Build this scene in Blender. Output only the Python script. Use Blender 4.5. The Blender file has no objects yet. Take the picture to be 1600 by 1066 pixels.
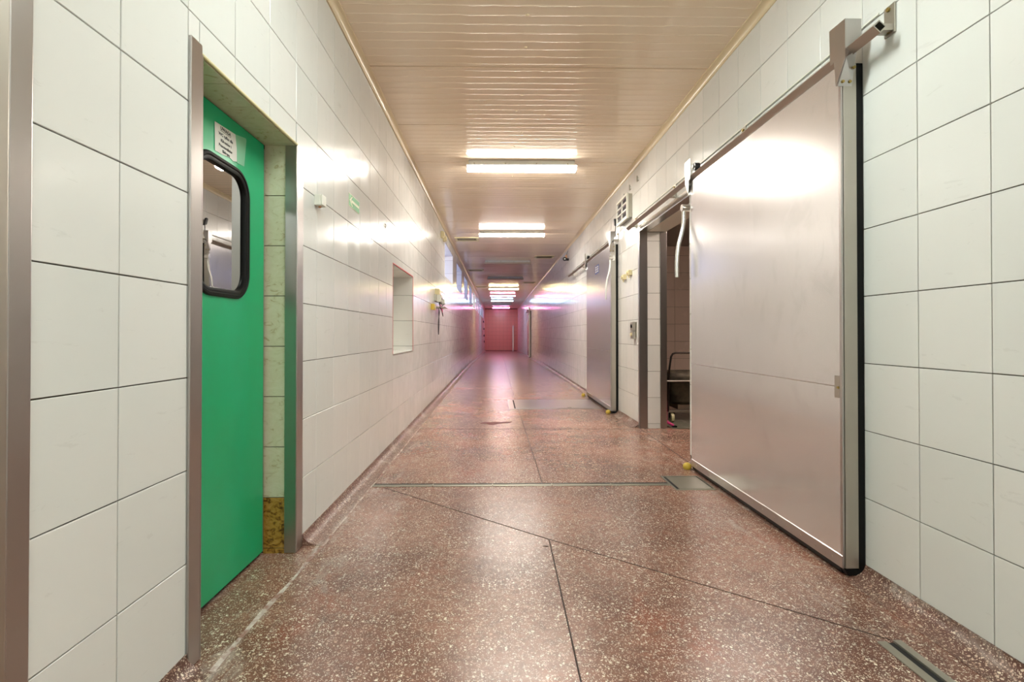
import bpy, bmesh, math, random
from mathutils import Vector, Matrix
random.seed(7)
C = bpy.context.scene.collection
PI = math.pi

# ------------------------------------------------------------------ camera, world, exposure
XL, XR = -1.003, 1.643          # corridor wall faces
ZC = 3.10                        # ceiling
YEND, YBACK = 41.5, -4.0
EYE = 1.09
cam = bpy.data.cameras.new('camera'); co = bpy.data.objects.new('camera', cam); C.objects.link(co)
co.location = (0, 0, EYE); co.rotation_euler = (PI/2 + 0.0082, 0, -0.0168)
cam.sensor_fit = 'HORIZONTAL'; cam.sensor_width = 36.0; cam.lens = 36.0*810/1600
cam.shift_x = 9.5/1600; cam.shift_y = -18.0/1600
cam.clip_start = 0.02; cam.clip_end = 200
bpy.context.scene.camera = co
w = bpy.data.worlds.new('daylight'); bpy.context.scene.world = w; w.use_nodes = True
w.node_tree.nodes['Background'].inputs[0].default_value = (0.50, 0.55, 1.0, 1)
w.node_tree.nodes['Background'].inputs[1].default_value = 0.9
vs = bpy.context.scene.view_settings
vs.view_transform = 'Standard'; vs.look = 'None'; vs.gamma = 1.0; vs.use_curve_mapping = False
vs.exposure = 1.62
LAMP = 25.0
# (y, colour or None when the tube is off, strength factor)
LAMPS = [(-2.19, (0.88, 0.99, 0.95), 1.35), (1.89, (0.89, 0.99, 0.95), .72), (5.97, (1.0, 0.95, 0.86), 1.0), (10.05, (1.0, 0.94, 0.86), 1.0), (14.13, None, 0), (18.21, None, 0),
         (22.29, (1.0, 0.82, 0.42), .7), (26.37, (1.0, 0.36, 0.58), .55), (30.45, (0.38, 0.68, 1.0), .75),
         (34.53, None, 0), (38.61, (1.0, 0.30, 0.62), .6)]

# ------------------------------------------------------------------ helpers
def link(name, verts, faces, mat, parent=None, smooth=False, loc=(0, 0, 0), rot=None):
    me = bpy.data.meshes.new(name); me.from_pydata([tuple(v) for v in verts], [], faces); me.update()
    if mat: me.materials.append(mat)
    if smooth:
        for p in me.polygons: p.use_smooth = True
    o = bpy.data.objects.new(name, me); C.objects.link(o); o.location = loc
    if rot: o.rotation_euler = rot
    if parent: o.parent = parent
    return o

def share(name, me, parent, loc, rot=(0, 0, 0)):
    o = bpy.data.objects.new(name, me); C.objects.link(o); o.location = loc; o.rotation_euler = rot; o.parent = parent
    return o

def tag(o, label=None, cat=None, group=None, kind=None):
    if label: o['label'] = label
    if cat: o['category'] = cat
    if group: o['group'] = group
    if kind: o['kind'] = kind
    return o

def empty(name, loc=(0, 0, 0), rz=0):
    o = bpy.data.objects.new(name, None); C.objects.link(o); o.location = loc; o.rotation_euler = (0, 0, rz); o.empty_display_size = .1
    return o

class MB:
    def __init__(s): s.v = []; s.f = []; s.org = Vector((0, 0, 0))
    def add(s, vs_, fs):
        b = len(s.v); s.v += [Vector(v) for v in vs_]; s.f += [[i+b for i in f] for f in fs]; return s
    def box(s, x0, x1, y0, y1, z0, z1, c=0.0):
        if x0 > x1: x0, x1 = x1, x0
        if y0 > y1: y0, y1 = y1, y0
        if z0 > z1: z0, z1 = z1, z0
        if c <= 0:
            vs_ = [(x, y, z) for x in (x0, x1) for y in (y0, y1) for z in (z0, z1)]
            return s.add(vs_, [(0, 1, 3, 2), (4, 6, 7, 5), (0, 4, 5, 1), (2, 3, 7, 6), (0, 2, 6, 4), (1, 5, 7, 3)])
        bm = bmesh.new(); bmesh.ops.create_cube(bm, size=1)
        for v in bm.verts:
            v.co = Vector(((x0+x1)/2+v.co.x*(x1-x0), (y0+y1)/2+v.co.y*(y1-y0), (z0+z1)/2+v.co.z*(z1-z0)))
        bmesh.ops.bevel(bm, geom=bm.edges[:], offset=c, segments=2, affect='EDGES', profile=.6)
        bm.verts.index_update(); s.add([v.co.copy() for v in bm.verts], [[v.index for v in f.verts] for f in bm.faces]); bm.free()
        return s
    def prism(s, pts, axis, a, b):
        """polygon pts in the plane normal to axis, extruded a..b; axis 'x': pts=(y,z), 'y': (x,z), 'z': (x,y)"""
        mk = {'x': lambda p, t: (t, p[0], p[1]), 'y': lambda p, t: (p[0], t, p[1]), 'z': lambda p, t: (p[0], p[1], t)}[axis]
        n = len(pts); vs_ = [mk(p, a) for p in pts]+[mk(p, b) for p in pts]
        return s.add(vs_, [list(range(n)), list(range(2*n-1, n-1, -1))]+[[i, i+n, (i+1) % n+n, (i+1) % n] for i in range(n)])
    def tube(s, path, r, n=10, cap=True):
        path = [Vector(p) for p in path]; m = len(path); rings = []
        rs = r if isinstance(r, (list, tuple)) else [r]*m
        up = None
        for i, p in enumerate(path):
            d = (path[min(i+1, m-1)]-path[max(i-1, 0)]).normalized()
            if up is None: up = Vector((0, 0, 1)) if abs(d.z) < .9 else Vector((1, 0, 0))
            a = d.cross(up).normalized(); b = a.cross(d).normalized(); up = b
            rings.append([p+(a*math.cos(2*PI*k/n)+b*math.sin(2*PI*k/n))*rs[i] for k in range(n)])
        vs_ = [v for q in rings for v in q]
        fs = [[i*n+k, i*n+(k+1) % n, (i+1)*n+(k+1) % n, (i+1)*n+k] for i in range(m-1) for k in range(n)]
        if cap: fs += [list(range(n-1, -1, -1)), list(range((m-1)*n, m*n))]
        return s.add(vs_, fs)
    def cyl(s, p, q, r, n=16): return s.tube([p, q], r, n)
    def build(s, name, mat, parent=None, smooth=False):
        o = link(name, [v-s.org for v in s.v], s.f, mat, parent)
        bm = bmesh.new(); bm.from_mesh(o.data); bmesh.ops.recalc_face_normals(bm, faces=bm.faces[:]); bm.to_mesh(o.data); bm.free()
        if smooth:
            for p in o.data.polygons: p.use_smooth = True
            o.data.set_sharp_from_angle(angle=math.radians(38))
        return o

def mb(root=None):
    m = MB()
    if root: m.org = Vector(root.location)
    return m

def arc(cx, cy, r, a0, a1, n):
    return [(cx+r*math.cos(a0+(a1-a0)*i/n), cy+r*math.sin(a0+(a1-a0)*i/n)) for i in range(n+1)]

def rrect(y0, y1, z0, z1, r, n=8):
    return arc(y1-r, z1-r, r, 0, PI/2, n)+arc(y0+r, z1-r, r, PI/2, PI, n)+arc(y0+r, z0+r, r, PI, 1.5*PI, n)+arc(y1-r, z0+r, r, 1.5*PI, 2*PI, n)

def floor_z(y): return 0.0 if y < 18 else -0.28*(y-18)/(YEND-18)

# ------------------------------------------------------------------ materials
def lin(r, g, b):
    f = lambda c: (c/255/12.92) if c/255 <= .04045 else ((c/255+.055)/1.055)**2.4
    return (f(r), f(g), f(b), 1)

def mat(name, col, rough=.5, metal=0.0, coat=0.0, spec=.5):
    m = bpy.data.materials.new(name); m.use_nodes = True; b = m.node_tree.nodes['Principled BSDF']
    b.inputs['Base Color'].default_value = col if len(col) == 4 else (*col, 1)
    b.inputs['Roughness'].default_value = rough; b.inputs['Metallic'].default_value = metal
    b.inputs['Coat Weight'].default_value = coat; b.inputs['Specular IOR Level'].default_value = spec
    return m

class NT:
    def __init__(s, m): s.t = m.node_tree; s.b = s.t.nodes['Principled BSDF']; s.geo = None
    def n(s, typ, **kw):
        o = s.t.nodes.new(typ)
        for k, v in kw.items():
            if k in o.bl_rna.properties and k not in ('inputs',): setattr(o, k, v)
            else: o.inputs[k.replace('_', ' ')].default_value = v
        return o
    def l(s, a, b): s.t.links.new(a, b)
    def pos(s, scale=(1, 1, 1), obj=False):
        if obj: src = s.n('ShaderNodeTexCoord').outputs['Object']
        else: src = s.n('ShaderNodeNewGeometry').outputs['Position']
        mp = s.n('ShaderNodeMapping'); mp.inputs['Scale'].default_value = scale; s.l(src, mp.inputs['Vector']); return mp.outputs['Vector']
    def noise(s, vec, scale, detail=3, rough=.5, dist=0):
        o = s.n('ShaderNodeTexNoise'); s.l(vec, o.inputs['Vector']); o.inputs['Scale'].default_value = scale
        o.inputs['Detail'].default_value = detail; o.inputs['Roughness'].default_value = rough; o.inputs['Distortion'].default_value = dist
        return o.outputs['Fac']
    def ramp(s, fac, stops, interp='LINEAR'):
        r = s.n('ShaderNodeValToRGB'); r.color_ramp.interpolation = interp; s.l(fac, r.inputs['Fac'])
        while len(r.color_ramp.elements) < len(stops): r.color_ramp.elements.new(.5)
        for e, (p, c) in zip(r.color_ramp.elements, stops):
            e.position = p; e.color = c if hasattr(c, '__len__') else (c, c, c, 1)
        return r.outputs['Color']
    def mix(s, fac, a, b, typ='MIX'):
        m = s.n('ShaderNodeMix'); m.data_type = 'RGBA'; m.blend_type = typ
        for v, i in ((fac, 0), (a, 6), (b, 7)):
            if hasattr(v, 'links') or isinstance(v, bpy.types.NodeSocket): s.l(v, m.inputs[i])
            else: m.inputs[i].default_value = v
        return m.outputs[2]
    def math(s, op, a, b=None):
        m = s.n('ShaderNodeMath'); m.operation = op
        for v, i in ((a, 0), (b, 1)):
            if v is None: continue
            if isinstance(v, bpy.types.NodeSocket): s.l(v, m.inputs[i])
            else: m.inputs[i].default_value = v
        return m.outputs[0]
    def bump(s, h, strength=.2, dist=.01):
        b = s.n('ShaderNodeBump'); b.inputs['Strength'].default_value = strength; b.inputs['Distance'].default_value = dist
        s.l(h, b.inputs['Height']); s.l(b.outputs['Normal'], s.b.inputs['Normal'])
    def base(s, c): s.l(c, s.b.inputs['Base Color'])
    def rough(s, c): s.l(c, s.b.inputs['Roughness'])

def tile_mat(name, c1, c2, rough=.17):
    m = mat(name, c1, rough); t = NT(m)
    p = t.pos(); oi = t.n('ShaderNodeObjectInfo')
    col = t.mix(oi.outputs['Random'], c1, c2)
    sc = t.noise(t.pos((1, 3, 14)), 2.2, 6, .7, .6)                         # fine scuffs low on the tiles
    sc = t.ramp(sc, [(.63, 0.0), (.66, 1.0)])
    col = t.mix(t.math('MULTIPLY', sc, .10), col, lin(150, 146, 136))
    t.base(col)
    t.bump(t.noise(t.pos((1, 5, 1)), 2.6, 2, .5), .14, .006)
    r = t.ramp(t.noise(p, 6, 3), [(.3, rough*.8), (.7, rough*1.5)]); t.rough(r)
    return m
M = {}
M['tile'] = tile_mat('white_glazed_tile', lin(232, 231, 227), lin(225, 226, 222), .15)
M['tile_room'] = tile_mat('room_tile', lin(228, 206, 190), lin(220, 198, 182), .2)  # white tile tinted with the low reddish light of the side room
M['grout'] = mat('grout', lin(80, 72, 60), .85)
M['plaster'] = mat('plaster', lin(200, 198, 190), .8)
M['end_tile'] = tile_mat('end_wall_tile', lin(226, 160, 140), lin(222, 156, 136), .15)  # pink light at the far end is partly put into this tile colour

m = mat('green_marbled_tile', lin(200, 200, 165), .2); t = NT(m)
nz = t.noise(t.pos((6, 6, 10)), 2.4, 6, .62, 1.6)
t.base(t.ramp(nz, [(.33, lin(182, 168, 132)), (.42, lin(208, 203, 172)), (.75, lin(218, 214, 190))])); M['marble'] = m
m = mat('brown_marbled_tile', lin(150, 110, 40), .25); t = NT(m)
nz = t.noise(t.pos((5, 5, 7)), 5.5, 6, .66, 1.2)
t.base(t.ramp(nz, [(.38, lin(84, 52, 18)), (.50, lin(166, 124, 50)), (.7, lin(190, 150, 78))])); M['brown'] = m

def steel(name, col, rough, brush=(2, 30, .6), var=.05, dirt=0.0, aniso=0.0):
    m = mat(name, col, rough, 1.0); t = NT(m)
    n1 = t.noise(t.pos(brush), 9, 4, .6)
    n2 = t.noise(t.pos((1, 1.5, 1.5)), 1.7, 4, .6)
    c = t.mix(t.ramp(n2, [(.35, 0.0), (.7, 1.0)]), (col[0]*(1-var), col[1]*(1-var), col[2]*(1-var), 1), col)
    if dirt:
        d = t.ramp(t.noise(t.pos((1, 3, 2)), 2.3, 7, .72, .8), [(.54, 0.0), (.62, 1.0)])
        c = t.mix(t.math('MULTIPLY', d, dirt), c, (col[0]*.62, col[1]*.6, col[2]*.56, 1))
    t.base(c)
    t.bump(t.noise(t.pos((1, 1.3, .5)), 2.2, 2), .05, .004)
    return m
M['steel'] = steel('brushed_steel', (.50, .475, .46, 1), .30)
M['door_steel'] = steel('door_steel', (.78, .765, .77, 1), .22, var=.04, dirt=.15)
M['door_steel'].node_tree.nodes['Principled BSDF'].inputs['Metallic'].default_value = .82
M['dull_steel'] = steel('dull_steel', (.50, .465, .41, 1), .42)
M['white_steel'] = steel('pale_steel', (.83, .82, .78, 1), .25)
M['zinc'] = mat('zinc_plate', lin(176, 172, 160), .4, .85)
M['brass'] = mat('brass_bolt', lin(170, 150, 90), .35, .9)
M['rubber'] = mat('black_rubber', (.004, .004, .004, 1), .4, spec=.2)
M['dark'] = mat('dark_gap', (.01, .01, .01, 1), .8)
M['black'] = mat('black_plastic', (.015, .015, .017, 1), .4)
M['white_plastic'] = mat('white_plastic', lin(226, 226, 214), .4)
M['cream_plastic'] = mat('cream_plastic', lin(226, 214, 168), .45)
M['yellow'] = mat('yellow_plastic', lin(214, 184, 70), .45)
M['red'] = mat('red_tape', lin(196, 40, 48), .4)
M['pink'] = mat('pink_plastic', lin(214, 30, 120), .4)
M['housing'] = mat('lamp_housing', lin(214, 214, 208), .4)
M['off'] = mat('unlit_diffuser', lin(190, 176, 156), .2, coat=.3)
M['orange'] = mat('orange_brown_plastic', lin(196, 140, 90), .5)
M['notice'] = mat('paper', lin(232, 230, 222), .5)
M['film'] = mat('old_tape', lin(130, 200, 160), .3)
M['ink'] = mat('ink', lin(60, 60, 60), .6)
M['sign_green'] = mat('sign_green', lin(62, 168, 92), .4)
M['sign_lum'] = mat('sign_cream', lin(232, 236, 200), .4)
M['blue'] = mat('sign_blue', lin(50, 80, 160), .4)
M['screen'] = mat('display_window', lin(120, 105, 125), .15)
m = mat('green_paint', lin(0, 160, 106), .3, spec=.35); t = NT(m)
t.base(t.mix(t.ramp(t.noise(t.pos((1, 2, 1)), 2.0, 3), [(.35, 0.0), (.7, 1.0)]), lin(0, 172, 112), lin(0, 180, 122)))
t.b.inputs['Coat Weight'].default_value = .15; t.b.inputs['Coat Roughness'].default_value = .22; M['green'] = m
m = mat('mirror_pane', (.42, .41, .40, 1), .01, 1.0); t = NT(m)
t.bump(t.noise(t.pos((1, 1.0, 1.6)), 2.2, 1, .4), .04, .012); M['mirror'] = m

# painted ribbed ceiling sheet
m = mat('cream_ceiling_sheet', lin(226, 205, 172), .13); t = NT(m)
nz = t.noise(t.pos((.6, 1.5, 1)), 1.3, 5, .6)
t.base(t.ramp(nz, [(.3, lin(240, 219, 190)), (.7, lin(248, 231, 208))]))
t.bump(t.noise(t.pos((.5, 3.0, 1)), 1.2, 1), .03, .01); M['ceil'] = m
m = mat('cream_profile', lin(232, 214, 178), .25); M['cove'] = m

# terrazzo
def terrazzo(name, dark, mid, chips=True, rough=.3, room=False):
    m = mat(name, dark, rough); t = NT(m)
    p = t.pos()
    big = t.noise(p, .9, 5, .62); med = t.noise(p, 3.4, 5, .65); hi = t.noise(p, 22, 4, .7)
    base = t.mix(t.ramp(big, [(.38, 0.0), (.62, 1.0)]), dark, mid)
    redp = t.ramp(t.noise(t.pos((1.1, .8, 1)), 2.1, 5, .6, .4), [(.56, 0.0), (.70, 1.0)])
    base = t.mix(t.math('MULTIPLY', redp, .6), base, lin(150, 82, 60))
    base = t.mix(t.math('MULTIPLY', t.ramp(hi, [(.35, 1.0), (.55, 0.0)]), .35), base, lin(70, 48, 42))
    if chips:
        wob = t.noise(p, 60, 2)
        pv = t.n('ShaderNodeVectorMath'); pv.operation = 'ADD'; t.l(p, pv.inputs[0])
        cb = t.n('ShaderNodeCombineXYZ'); t.l(t.math('MULTIPLY', wob, .012), cb.inputs[0]); t.l(t.math('MULTIPLY', t.noise(p, 75, 2), .012), cb.inputs[1]); t.l(cb.outputs[0], pv.inputs[1])
        tot = None
        for sc, keep, sz in ((78, .36, .34), (135, .42, .36), (240, .40, .40)):
            v = t.n('ShaderNodeTexVoronoi'); v.inputs['Scale'].default_value = sc; t.l(pv.outputs[0], v.inputs['Vector'])
            sp = t.n('ShaderNodeSeparateColor'); t.l(v.outputs['Color'], sp.inputs[0])
            cell = t.math('GREATER_THAN', sp.outputs[0], 1-keep)
            size = t.math('LESS_THAN', v.outputs['Distance'], t.math('ADD', t.math('MULTIPLY', sp.outputs[1], .22), sz-.14))
            c = t.math('MULTIPLY', cell, size)
            tot = c if tot is None else t.math('MAXIMUM', tot, c)
            if sc == 78: tone = sp.outputs[2]
        dens = t.ramp(med, [(.30, .55), (.60, 1.0)])
        chipc = t.mix(tone, lin(236, 222, 200), lin(196, 160, 140))
        base = t.mix(t.math('MULTIPLY', tot, dens), base, chipc)
    # pale mineral deposits by the right wall and under the doors
    sx = t.n('ShaderNodeSeparateXYZ'); t.l(t.n('ShaderNodeNewGeometry').outputs['Position'], sx.inputs[0])
    edge = t.ramp(t.math('MULTIPLY', t.math('ABSOLUTE', t.math('SUBTRACT', sx.outputs[0], .32)), .75), [(.62, 0.0), (.93, 1.0)])
    dep = t.ramp(t.noise(t.pos((2.2, .8, 1)), 3.2, 7, .72, .5), [(.54, 0.0), (.72, 1.0)])
    base = t.mix(t.math('MULTIPLY', t.math('MULTIPLY', dep, edge), .75), base, lin(212, 200, 190))
    sp2 = t.ramp(t.noise(p, 9, 2), [(.15, 1.0), (.2, 0.0)])
    base = t.mix(sp2, base, lin(50, 35, 30))
    t.base(base)
    t.bump(hi, .10, .0015)
    return m
M['terrazzo'] = terrazzo('red_terrazzo', lin(108, 72, 60), lin(158, 114, 96), rough=.27)
M['skirting'] = terrazzo('red_skirting', lin(92, 60, 50), lin(128, 88, 76), True, .35)
M['room_floor'] = terrazzo('room_floor', lin(110, 112, 96), lin(132, 134, 116), False, .3)
m = mat('pale_joint', lin(206, 196, 186), .7); t = NT(m)
t.base(t.ramp(t.noise(t.pos(), 14, 5, .7), [(.4, lin(150, 110, 98)), (.6, lin(216, 206, 198))])); M['pale_joint'] = m
M['joint'] = mat('dark_joint', lin(66, 48, 42), .7)
M['stain'] = mat('rust_puddle', lin(100, 34, 22), .5)
m = mat('cart_steel', (.34, .30, .22, 1), .55, .6, spec=.2); t = NT(m)
t.base(t.ramp(t.noise(t.pos(), 5, 5, .6), [(.3, (.02, .016, .012, 1)), (.7, (.12, .10, .07, 1))])); M['cart'] = m
M['cart_dark'] = mat('dark_cart_tube', (.05, .04, .035, 1), .4, .8)

m = bpy.data.materials.new('clear_glass'); m.use_nodes = True; nt = m.node_tree; nt.nodes.clear()
o_ = nt.nodes.new('ShaderNodeOutputMaterial'); mx = nt.nodes.new('ShaderNodeMixShader'); tr = nt.nodes.new('ShaderNodeBsdfTransparent'); gl = nt.nodes.new('ShaderNodeBsdfGlossy')
gl.inputs['Roughness'].default_value = .02; mx.inputs[0].default_value = .08
nt.links.new(tr.outputs[0], mx.inputs[1]); nt.links.new(gl.outputs[0], mx.inputs[2]); nt.links.new(mx.outputs[0], o_.inputs[0]); M['glass'] = m

def emit(name, col, s):
    m = mat(name, (.9, .9, .9, 1), .3); b = m.node_tree.nodes['Principled BSDF']
    b.inputs['Emission Color'].default_value = (*col, 1); b.inputs['Emission Strength'].default_value = s
    return m

# ------------------------------------------------------------------ wall shells
def rects_minus(y0, y1, z0, z1, holes):
    """the rectangle minus the holes, as rectangles"""
    out = [(y0, y1, z0, z1)]
    for (a, b, c, d) in holes:
        nxt = []
        for (p, q, r, s) in out:
            A, B, Cc, D = max(p, a), min(q, b), max(r, c), min(s, d)
            if A >= B or Cc >= D: nxt.append((p, q, r, s)); continue
            if p < A: nxt.append((p, A, r, s))
            if B < q: nxt.append((B, q, r, s))
            if r < Cc: nxt.append((A, B, r, Cc))
            if D < s: nxt.append((A, B, D, s))
        out = nxt
    return out

WIN = [(9.92+2.9*k, 9.92+2.9*k+1.88, 2.20, 2.86) for k in range(10)]
HOLE_L = [(.15, 1.07, -.1, 2.10), (1.757, 2.605, -.1, 2.035), (5.0, 6.175, .89, 1.765)]+WIN
HOLE_R = [(4.40, 5.938, -.1, 2.27)]
TL, TR = .45, .30               # wall thickness
TT = .006                        # tile thickness

def shell(name, xa, xb, holes, label):
    m_ = MB()
    for r in rects_minus(YBACK, YEND+.2, -.6, 3.4, holes): m_.box(xa, xb, *r)
    return tag(m_.build(name, M['grout']), label, 'wall', kind='structure')
wl = shell('wall_left', XL-TL, XL-TT, HOLE_L, 'left corridor wall of white glazed square tiles with dark joints')
wr = shell('wall_right', XR+TT, XR+TR, HOLE_R, 'right corridor wall of white glazed square tiles behind the sliding doors')

def tile_geo(w_, h_, gap=.0036, t_=TT, c=.0012):
    a, b = w_/2-gap/2, h_/2-gap/2
    v = [(0, -a, -b), (0, a, -b), (0, a, b), (0, -a, b)]
    v += [(t_-c, y, z) for _, y, z in v]
    v += [(t_, math.copysign(a-c, y), math.copysign(b-c, z)) for _, y, z in v[:4]]
    f = [(8, 9, 10, 11)]
    for i in range(4):
        j = (i+1) % 4; f += [(4+i, 4+j, 8+j, 8+i), (i, j, 4+j, 4+i)]
    return v, f
_cache = {}
def tile_mesh(w_, h_, mt):
    k = (round(w_, 4), round(h_, 4), mt.name)
    if k not in _cache:
        v, f = tile_geo(w_, h_); me = bpy.data.meshes.new('tile'); me.from_pydata(v, [], f); me.materials.append(mt); me.update(); _cache[k] = me
    return _cache[k]
def tile_at(parent, mt, c, w_, h_, rot=(0, 0, 0), j=.0022, name='tile'):
    return share(name, tile_mesh(w_, h_, mt), parent, c, (rot[0]+random.uniform(-j, j), rot[1]+random.uniform(-j, j), rot[2]+random.uniform(-j, j)))

PW = .3006
def tile_wall(parent, xb, rz, y0, z0, holes, drop_rows=True):
    cells = []
    k0 = int((YBACK-y0)//PW); k1 = int((YEND-y0)//PW)+1
    for k in range(k0, k1):
        for r in range(-1, 10):
            a, b = y0+k*PW, y0+(k+1)*PW; c, d = z0+r*.3, z0+(r+1)*.3
            if r == -1 and a < 17.5: continue
            a, b = max(a, YBACK), min(b, YEND)
            if b-a < .02: continue
            for q in rects_minus(a, b, c, d, holes):
                if q[1]-q[0] > .012 and q[3]-q[2] > .012: cells.append(q)
    vis = sorted([q for q in cells if q[1] > 1.0], key=lambda q: q[0])
    single = set(vis[:300]); bulk_v, bulk_f = [], []
    for q in cells:
        w_, h_ = q[1]-q[0], q[3]-q[2]; ctr = (xb, (q[0]+q[1])/2, (q[2]+q[3])/2)
        if q in single: tile_at(parent, M['tile'], ctr, w_, h_, (0, 0, rz)); continue
        v, f = tile_geo(w_, h_); f = f[:1]+f[1::2]
        j = .0030
        R = Matrix.Translation(ctr) @ Matrix.Rotation(rz+random.uniform(-j, j), 4, 'Z') @ Matrix.Rotation(random.uniform(-j, j), 4, 'Y')
        b = len(bulk_v); bulk_v += [R @ Vector(p) for p in v]; bulk_f += [[i+b for i in g] for g in f]
    tag(link('tile_field', bulk_v, bulk_f, M['tile'], parent), kind='stuff')
tile_wall(wl, XL-TT, 0, 1.3923-PW*20, EYE-.4427-.6, HOLE_L)
tile_wall(wr, XR+TT, PI, 1.6948-PW*20, EYE-.4328-.6, HOLE_R)

# ends of the corridor
def end_wall(name, y, rz, label, mt):
    m_ = MB(); s = 1 if rz < 0 else -1
    m_.box(XL-TL, XR+TR, y, y+s*.2, -.6, 3.4); o = tag(m_.build(name, M['grout']), label, 'wall', kind='structure')
    bv, bf = [], []
    for k in range(9):
        for r in range(-1, 10):
            a, b = XL+k*.3, min(XL+(k+1)*.3, XR)
            if b-a < .02: continue
            v, f = tile_geo(b-a, .3)
            R = Matrix.Translation(((a+b)/2, y, .0573+.3*r+.15)) @ Matrix.Rotation(rz+random.uniform(-.003, .003), 4, 'Z')
            n0 = len(bv); bv += [R @ Vector(p) for p in v]; bf += [[i+n0 for i in g] for g in f]
    tag(link('tile_field', bv, bf, mt, o), kind='stuff')
    return o
end_wall('wall_far', YEND, -PI/2, 'far end wall of the corridor, tiled, its pink light partly put into the tile colour', M['end_tile'])
end_wall('wall_back', YBACK, PI/2, 'tiled wall closing the corridor behind the viewer', M['tile'])

# floor
ys = [YBACK, 18, YEND+.2]
v = []
for y in ys: v += [(XL-.2, y, floor_z(y)), (XR+.3, y, floor_z(y))]
v += [(x, y, z-.3) for x, y, z in v[:]]
fl = link('floor', v, [(0, 1, 3, 2), (2, 3, 5, 4), (6, 8, 9, 7), (8, 10, 11, 9), (0, 6, 7, 1), (4, 5, 11, 10), (0, 2, 8, 6), (2, 4, 10, 8), (1, 7, 9, 3), (3, 9, 11, 5)], M['terrazzo'])
tag(fl, 'reddish brown terrazzo floor with pale chips running down the corridor', 'floor', kind='structure')

def strip(path, w_, z, mt, name='joint_strip', h_=.0016, rag=0):
    m_ = MB(); pts = []
    for (a, b) in zip(path[:-1], path[1:]):
        L = math.dist(a, b); n = max(1, int(L/.12)) if rag else max(1, int(L/4))
        for i in range(n): pts.append((a[0]+(b[0]-a[0])*i/n, a[1]+(b[1]-a[1])*i/n))
    pts.append(path[-1]); vs_ = []
    for i, p in enumerate(pts):
        q0, q1 = pts[max(i-1, 0)], pts[min(i+1, len(pts)-1)]
        dx, dy = q1[0]-q0[0], q1[1]-q0[1]; L = math.hypot(dx, dy); nx, ny = -dy/L, dx/L
        o1 = random.uniform(-rag, rag); ww = w_/2*(1+(random.uniform(-.5, .5) if rag else 0))
        for s in (-1, 1): vs_.append((p[0]+nx*(s*ww+o1), p[1]+ny*(s*ww+o1), floor_z(p[1])+z))
    n = len(pts); vs_ += [(x, y, zz+h_) for x, y, zz in vs_[:]]
    fs = []
    for i in range(n-1):
        a, b, c, d = 2*i, 2*i+1, 2*i+3, 2*i+2; N = 2*n
        fs += [(a+N, b+N, c+N, d+N), (a, a+N, d+N, d), (b, c, c+N, b+N)]
    return link(name, vs_, fs, mt, fl)
for pth, ww in (([(-.80, 3.69), (.275, 2.752)], .004), ([(.275, 2.752), (.80, 2.32), (1.40, 1.83)], .003), ([(.275, 2.752), (.262, 1.6), (.25, -3.9)], .006),
                ([(.33, 3.74), (.305, 7.48)], .005), ([(.30, 8.57), (.28, 11.3), (.29, 18), (.29, 41)], .006), ([(1.64, 5.93), (1.62, 4.15)], .006),
                ([(-.88, 5.96), (1.64, 5.9)], .0025), ([(.235, 2.665), (.262, 2.66)], .004)):
    strip(pth, ww, .0002, M['joint'])
strip([(-.895, 2.62), (-.893, 41)], .012, .0004, M['pale_joint'], rag=.003)
strip([(-.93, .9), (-.915, 2.0), (-.90, 2.62)], .018, .0004, M['pale_joint'], rag=.005)
strip([(XR-.105, 9.3), (XR-.105, 41)], .012, .0004, M['pale_joint'], rag=.003)

# coved skirting and ceiling profile
def sweep_y(prof, ya, yb, name, mt, parent=None, slope=True):
    yy = [ya]+[y for y in [18] if ya < y < yb]+[yb]
    vs_ = []; n = len(prof)
    for y in yy: vs_ += [(x, y, z+(floor_z(y) if slope else 0)) for x, z in prof]
    fs = [[i*n+k, i*n+(k+1) % n, (i+1)*n+(k+1) % n, (i+1)*n+k] for i in range(len(yy)-1) for k in range(n)]
    fs += [list(range(n)), list(range((len(yy)-1)*n, len(yy)*n))]
    m_ = MB(); m_.add(vs_, fs); return m_.build(name, mt, parent, True)
def skirt(side, spans, label):
    root = empty('baseboard_'+side); tag(root, label, 'skirting', kind='structure')
    s = 1 if side == 'left' else -1; X = XL if side == 'left' else XR
    for (a, b) in spans:
        prof = [(X-s*.005, -.05), (X-s*.005, .058), (X+s*.004, .058)]
        prof += [(X+s*(.004+.098*(1-math.cos(t*PI/16))), .058-.056*math.sin(t*PI/16)) for t in range(1, 9)]
        prof += [(X+s*.102, -.05)]
        sweep_y(prof, a, b, 'cove', M['skirting'], root)
skirt('left', [(YBACK, .15), (1.135, 1.693), (2.69, YEND)], 'reddish coved skirting along the foot of the left wall')
skirt('right', [(YBACK, 4.33), (6.0, YEND)], 'reddish coved skirting along the foot of the right wall')
r_ = .046
for i, (X, s) in enumerate(((XL, 1), (XR, -1))):
    prof = [(X-s*.004, ZC+.02), (X-s*.004, ZC-r_)]+[(X+s*(r_-(r_-.006)*math.cos(a)-0.006*0), ZC-r_+(r_-.006)*math.sin(a)) for a in [k*PI/16 for k in range(1, 8)]]
    prof = [(X-s*.003, ZC+.01), (X-s*.003, ZC-r_-.004), (X+s*.006, ZC-r_-.004)]+[(X+s*(.006+(r_-.01)*(1-math.cos(a))), ZC-r_-.004+(r_-.008)*math.sin(a)+.004) for a in [k*PI/16 for k in range(1, 8)]]+[(X+s*(r_+.002), ZC-.006), (X+s*(r_+.002), ZC+.01)]
    o = sweep_y(prof, YBACK, YEND, 'trim_%d' % (i+1), M['cove'], None, False)
    tag(o, 'cream coved plastic profile where the %s wall meets the ceiling' % ('left', 'right')[i], 'trim', kind='structure')

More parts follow.
